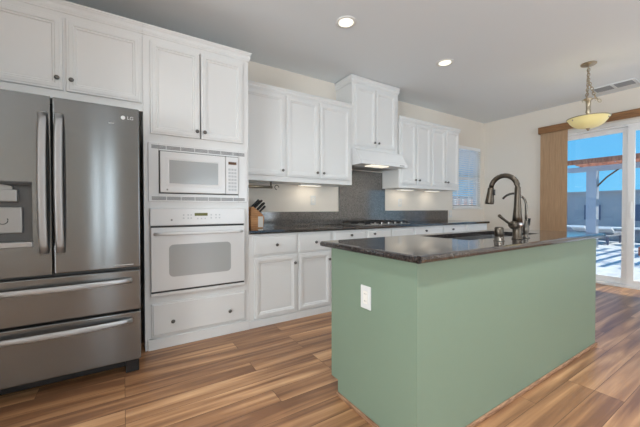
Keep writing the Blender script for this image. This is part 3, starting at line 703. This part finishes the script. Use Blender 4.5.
klab = ['black-handled kitchen knife, uppermost and leftmost in the wooden block', 'black-handled kitchen knife with the tallest handle, second from left in the block', 'black-handled kitchen knife, third from left in the wooden block', 'black-handled kitchen knife, fourth from left in the wooden block', 'black-handled kitchen knife, second from right in the wooden block', 'short black-handled kitchen knife, lowest and rightmost in the wooden block']
for (x, y, z, L), lb in zip(slots, klab):
    p = Vector((x, y, z)); k = thing('kitchen_knife', lb, 'knife', p, 'knives in the knife block')
    obj('handle', tube(new(), [p+kd*.008, p+kd*.02, p+kd*L*.5, p+kd*L*.9, p+kd*L], [.010, .012, .011, .013, .010], 10, ry=[.010, .011, .010, .012, .009], upv=(0, 1, 0)), MT['black'], k)
    obj('bolster', tube(new(), [p+kd*.001, p+kd*.009], .0085, 10, ry=.005, upv=(0, 1, 0)), MT['chrome'], k)
tb = thing('paper_towel_holder', 'empty metal paper towel bar under the leftmost wall cabinet', 'paper towel holder', (1.24, 3.14, 1.36))
b = tube(new(), [(1.03, 3.12, 1.362), (1.375, 3.12, 1.362)], .016, 12)
obj('bar', b, MT['lamp_metal'], tb)
b = new(); box(b, 1.355, 1.365, 3.105, 3.135, 1.35, Z0-.0005, bev=.002); box(b, 1.045, 1.055, 3.105, 3.135, 1.35, Z0-.0005, bev=.002); obj('bracket', b, MT['nickel'], tb)
b = new(); pts = [(1.43+.024*math.cos(a), 3.12, 1.362+.024*math.sin(a)) for a in [2*PI*k/16 for k in range(13)]]
tube(b, pts, .005, 8, upv=(0, 1, 0)); obj('hook_end', b, MT['nickel'], tb)

# ------------------------------------------------------------------ ceiling fittings
def can(x, y, label, en):
    c = thing('recessed_light', label, 'ceiling light', (x, y, ZC-.006))
    b = new(); lathe(b, [(.066, -.0003), (.094, -.0003), (.092, -.006), (.070, -.009), (.066, -.006)], (x, y, ZC), closed=False, seg=32); obj('trim_ring', b, MT['trim'], c)
    obj('lens', lathe(new(), [(.066, -.0045), (.066, -.003), (.0, -.003)], (x, y, ZC), seg=32), MT['can_glow'], c)
    light('recessed_lamp', 'SPOT', (x, y, ZC-.02), en, (.92, .975, 1), (0, 0, -1), spot_size=1.9, spot_blend=1, shadow_soft_size=.06)
can(1.70, 2.22, 'round recessed ceiling light nearer the camera, above the counter', EN['cank'])
can(.27, 2.22, 'added round recessed ceiling fill light above the refrigerator corner, out of the frame', 8)  # unseen can, added to brighten the floor at the left
can(3.123, 2.219, 'round recessed ceiling light farther off, toward the window', EN['cank'])
for x, y in ((.25, .3), (1.7, .25), (3.12, .25), (1.0, -1.7), (3.9, -1.7)): can(x, y, 'added round recessed ceiling fill light in the room behind the photographer', EN['canb'] if y < 0 else EN['canm'] if x < 3 else EN['canm']*.35)  # unseen cans, added to lift the floor, island and general ambience
for o in bpy.data.objects:
    if o.get('label', '').endswith('behind the photographer'): o['group'] = 'added recessed fill lights behind the photographer'

cv = thing('ceiling_vent', 'white two-section grey-slatted ceiling air vent near the patio door', 'air vent', (5.66, 1.42, ZC-.012))
e1 = Vector((5.83, 1.62, 0)); e2 = Vector((5.56, 1.18, 0)); 
VX0, VX1, VY0, VY1 = 5.535, 5.80, 1.17, 1.63
b = new(); t0 = ZC-.010; MT['duct'] = mat('grey_duct', rgb(120, 124, 128), .6); MT['louvre'] = mat('pale_grey_louvre', rgb(156, 160, 164), .5)
box(b, VX0, VX0+.03, VY0, VY1, t0, ZC-.0003); box(b, VX1-.03, VX1, VY0, VY1, t0, ZC-.0003)
for y0, y1 in ((VY0, VY0+.03), (VY1-.03, VY1), (1.385, 1.415)): box(b, VX0+.03, VX1-.03, y0, y1, t0, ZC-.0003)
obj('frame', b, MT['ceiling'], cv)
obj('duct_opening', bx(VX0+.03, VX1-.03, VY0+.03, VY1-.03, ZC-.002, ZC-.0003), MT['duct'], cv)
b = new()
for i in range(9):
    xx = VX0+.045+i*.0225
    for y0, y1 in ((VY0+.032, 1.383), (1.417, VY1-.032)): prism(b, [(xx, ZC-.006), (xx+.018, t0), (xx+.019, t0+.001), (xx+.001, ZC-.005)], 'y', y0, y1)
obj('louvres', b, MT['louvre'], cv)

PX, PY = 4.555, 1.345
pl = thing('pendant_lamp', 'bowl pendant lamp with cream glass hanging on chains', 'pendant lamp', (PX, PY, ZC))
obj('canopy', lathe(new(), [(.075, -.0003), (.073, -.012), (.060, -.020), (.03, -.026), (.012, -.034)], (PX, PY, ZC), seg=28), MT['lamp_metal'], pl)
def link(b, p, d, flip):
    d = Vector(d).normalized(); s = d.cross(Vector((1, 0, 0)) if flip else Vector((0, 1, 0))).normalized()
    pts = [Vector(p)+d*(.023*math.sin(a))+s*(.013*math.cos(a)) for a in [2*PI*k/10 for k in range(11)]]
    tube(b, pts, .0042, 6, upv=d.cross(s), cap=False)
def chain(p0, p1, name='chain'):
    p0, p1 = Vector(p0), Vector(p1); n = max(2, int((p1-p0).length/.028)); b = new()
    for i in range(n): link(b, p0.lerp(p1, (i+.5)/n), p1-p0, i % 2)
    obj(name, b, MT['lamp_metal'], pl)
chain((PX, PY, ZC-.03), (PX, PY, ZC-.2)); chain((PX-.0, PY, ZC-.2), (PX-.015, PY+.01, 2.40)); chain((PX, PY, ZC-.19), (PX+.045, PY-.05, 2.41)); chain((PX+.045, PY-.05, 2.41), (PX+.075, PY-.09, 2.35))
obj('cord', tube(new(), [(PX+.005, PY+.004, ZC-.03), (PX-.012, PY+.012, 2.6), (PX-.006, PY+.004, 2.40)], .0025, 8), MT['lamp_metal'], pl)
obj('stem', lathe(new(), [(.012, 2.405), (.04, 2.398), (.044, 2.385), (.024, 2.37), (.020, 2.28), (.026, 2.24), (.018, 2.225), (.02, 2.115)][::-1], (PX, PY, 0), seg=20), MT['lamp_metal'], pl)
for k in range(3):
    a = 2*PI*k/3+.5; c_, s_ = math.cos(a), math.sin(a)
    obj('arm', tube(new(), [(PX+.035*c_, PY+.035*s_, 2.392), (PX+.075*c_, PY+.075*s_, 2.372), (PX+.066*c_, PY+.066*s_, 2.355)], .005, 8), MT['lamp_metal'], pl)
    obj('shade_clip', tube(new(), [(PX+.02*c_, PY+.02*s_, 2.185), (PX+.12*c_, PY+.12*s_, 2.168), (PX+.178*c_, PY+.178*s_, 2.160), (PX+.186*c_, PY+.186*s_, 2.140)], .006, 8), MT['lamp_metal'], pl)
RB = .192; dz = -.03
b = new(); pr = [(.012, 2.085), (.06, 2.088), (.11, 2.104), (.145, 2.130), (.172, 2.163), (RB, 2.200), (RB+.004, 2.204), (RB-.004, 2.204), (.166, 2.168), (.140, 2.137), (.105, 2.110), (.06, 2.094), (.012, 2.091)]
lathe(b, [(q, z+dz) for q, z in pr], (PX, PY, 0), seg=40, closed=False); gb = obj('glass_bowl', b, MT['lamp_glass'], pl)
obj('rim', lathe(new(), [(RB, 2.199+dz), (RB+.007, 2.201+dz), (RB+.007, 2.207+dz), (RB-.004, 2.207+dz)], (PX, PY, 0), seg=40, closed=False), MT['lamp_metal'], gb)
obj('finial', lathe(new(), [(.004, 2.055+dz), (.010, 2.062+dz), (.012, 2.07+dz), (.020, 2.08+dz), (.020, 2.0845+dz), (.004, 2.088+dz)], (PX, PY, 0), seg=16), MT['lamp_metal'], pl)
light('pendant_bulb', 'POINT', (PX, PY, 2.15), 2, (1, .85, .6), shadow_soft_size=.04)

# ------------------------------------------------------------------ vertical blinds at the patio door
vb = thing('vertical_blind', 'tan woven vertical blind drawn to the left of the patio door', 'blind', (5.93, 1.2, 0))
obj('valance', bx(5.90, 5.915, -.30, 2.405, 2.375, 2.485, bev=.003), MT['valance'], vb)
obj('valance_return', bx(5.915, 5.998, 2.39, 2.405, 2.375, 2.485, bev=.003), MT['valance'], vb)
obj('valance_return', bx(5.915, 5.998, -.30, -.285, 2.375, 2.485, bev=.003), MT['valance'], vb)
obj('head_rail', bx(5.93, 5.97, -.28, 2.385, 2.40, 2.44), MT['vinyl'], vb)
for i in range(9):
    y = 2.362-i*.0415; x = 5.945+.004*(i % 2)
    obj('vane', prism(new(), [(x-.003, y-.024), (x-.0015, y-.024), (x+.0035, y+.024), (x+.002, y+.024)], 'z', .03, 2.40), MT['blind'], vb)

# ------------------------------------------------------------------ outdoors
struct('patio_ground', bx(XR+T, 40, -18, 26, -.16, -.06), MT['patio'])
struct('garden_ground', bx(-6, XR+T, YB+T, 26, -.20, -.12), MT['patio'])
sw = thing('seat_wall', 'low grey garden wall with bright white coping beyond the patio', 'garden wall', (15.3, 4, -.06))
obj('block_face', bx(15.1, 15.45, -14, 22, -.06, .38), MT['seatwall'], sw); obj('coping', bx(15.03, 15.5, -14, 22, .38, .445, bev=.01), MT['coping'], sw)
hs = thing('neighbour_house', 'low grey house with flat roofline and dark windows beyond the garden', 'house', (21, 6, -.06))
obj('wall', bx(19, 24, 2.0, 16, -.06, 1.90), MT['stucco'], hs)
obj('roof', bx(18.85, 24.2, 1.9, 16.2, 1.90, 1.96), MT['stucco'], hs)
for y0, y1 in ((5.05, 5.75), (3.55, 4.3), (6.4, 7.2)):
    wv = obj('window', bx(18.97, 19, y0, y1, .55, 1.35), MT['stucco'], hs); obj('pane', bx(18.955, 18.97, y0+.04, y1-.04, .59, 1.31), MT['dark_glass'], wv)
struct('trim_3', bx(26, 26.2, -16, 1.5, -.1, 1.7), MT['stucco'])
pg = thing('pergola', 'redwood pergola on pale grey posts over the patio', 'pergola', (12, 1, -.06))
for x in (12, 9.6):
    for y in ((3.42, ) if x == 12 else ()) + (-1.2, ): obj('post', bx(x-.12, x+.12, y-.12, y+.12, -.06, 2.40, bev=.008), MT['pergola_post'], pg)
for x in (11.88, 12.09): obj('beam', bx(x-.02, x+.04, -2.6, 4.0, 2.26, 2.40, bev=.004), MT['pergola_post'], pg)
for x in (9.48, 9.69): obj('beam', bx(x-.02, x+.04, -2.6, 1.9, 2.26, 2.40, bev=.004), MT['pergola_post'], pg)
yy = 3.6
for i in range(20):
    y = 3.62-i*.3; x0 = 8.9 if y < 1.6 else 11.3
    obj('rafter', prism(new(), [(x0, 2.42), (x0+.15, 2.40), (12.7, 2.40), (12.85, 2.44), (12.85, 2.53), (x0, 2.53)], 'y', y-.022, y+.022), MT['redwood'], pg)

for x in (11.27, 12.86): obj('fascia', bx(x-.025, x+.025, -2.6, 4.0, 2.42, 2.56, bev=.004), MT['redwood'], pg)
def lounger(x, y, label):
    t = thing('sun_lounger', label, 'sun lounger', (x, y, -.06), 'white loungers on the patio')
    b = new(); box(b, x-.7, x+.7, y-.2, y+.2, .20, .25, bev=.01); obj('frame', b, MT['seatwall'], t)
    for sx_, sy_ in ((-1, -1), (-1, 1), (1, -1), (1, 1)): obj('leg', bx(x+sx_*.62-.025, x+sx_*.62+.025, y+sy_*.17-.025, y+sy_*.17+.025, -.06, .20), MT['dark_glass'], t)
    obj('mattress', bx(x-.15, x+.68, y-.20, y+.20, .25, .33, bev=.02), MT['seatwall'], t)
    b = new(); prism(b, [(x-.13, .34), (x-.42, .46), (x-.38, .53), (x-.10, .38)], 'y', y-.20, y+.20); obj('backrest', b, MT['cushion'], t)
obj('brace', tube(new(), [(12, 3.35, 1.75), (12, 3.1, 2.05), (12, 2.8, 2.30)], .022, 8), MT['bark'], pg)
lounger(14.2, 4.35, 'white sun lounger left of the pergola post, farther back on the patio'); lounger(13.9, 3.55, 'white sun lounger right of the pergola post on the patio')

def shrub(x, y, r, h, label, name='shrub'):
    t = thing(name, label, 'shrub', (x, y, -.06)); rnd = random.Random(int(x*10+y*7))
    obj('stem', tube(new(), [(x, y, -.06), (x, y, h*.5)], .05, 8), MT['bark'], t)
    b = new()
    for i in range(900):
        a = rnd.uniform(0, 2*PI); cz = rnd.uniform(-1, 1); rr_ = rnd.uniform(.6, 1)
        p = Vector((x+r*rr_*math.cos(a)*math.sqrt(1-cz*cz), y+r*rr_*math.sin(a)*math.sqrt(1-cz*cz), h*.55+h*.45*cz*rr_))
        u = Vector((rnd.gauss(0, 1), rnd.gauss(0, 1), rnd.gauss(0, 1))).normalized(); v = u.orthogonal().normalized(); s = rnd.uniform(.06, .11)
        vs = [b.verts.new(q) for q in (p-u*s, p+v*s*.45, p+u*s, p-v*s*.45)]; b.faces.new(vs)
    obj('foliage', b, MT['leaf'], t)
shrub(14.0, 2.15, .58, 1.75, 'green leafy shrub seen through the right door panel')
shrub(13.6, 0.47, .7, 2.0, 'green leafy shrub farther right beyond the door frame')
b = new()
box(b, 10.9, 11.9, 1.0, 2.2, -.06, .16, bev=.01)
pt = obj('planter', b, MT['brick']); tag(pt, 'low red brick planter on the patio seen through the right panel', 'planter')
# fence outside the kitchen window
fn = thing('garden_fence', 'pinkish board fence with white posts outside the kitchen window', 'fence', (7.0, 5.6, -.12))
b = new(); x = 5.2
while x < 10.5: box(b, x, x+.13, 5.60, 5.62, -.12, 1.42); x += .15
obj('boards', b, MT['fence'], fn)
for i in range(14): obj('post', bx(5.3+i*.37, 5.40+i*.37, 5.53, 5.60, -.12, 1.46), MT['coping'], fn)
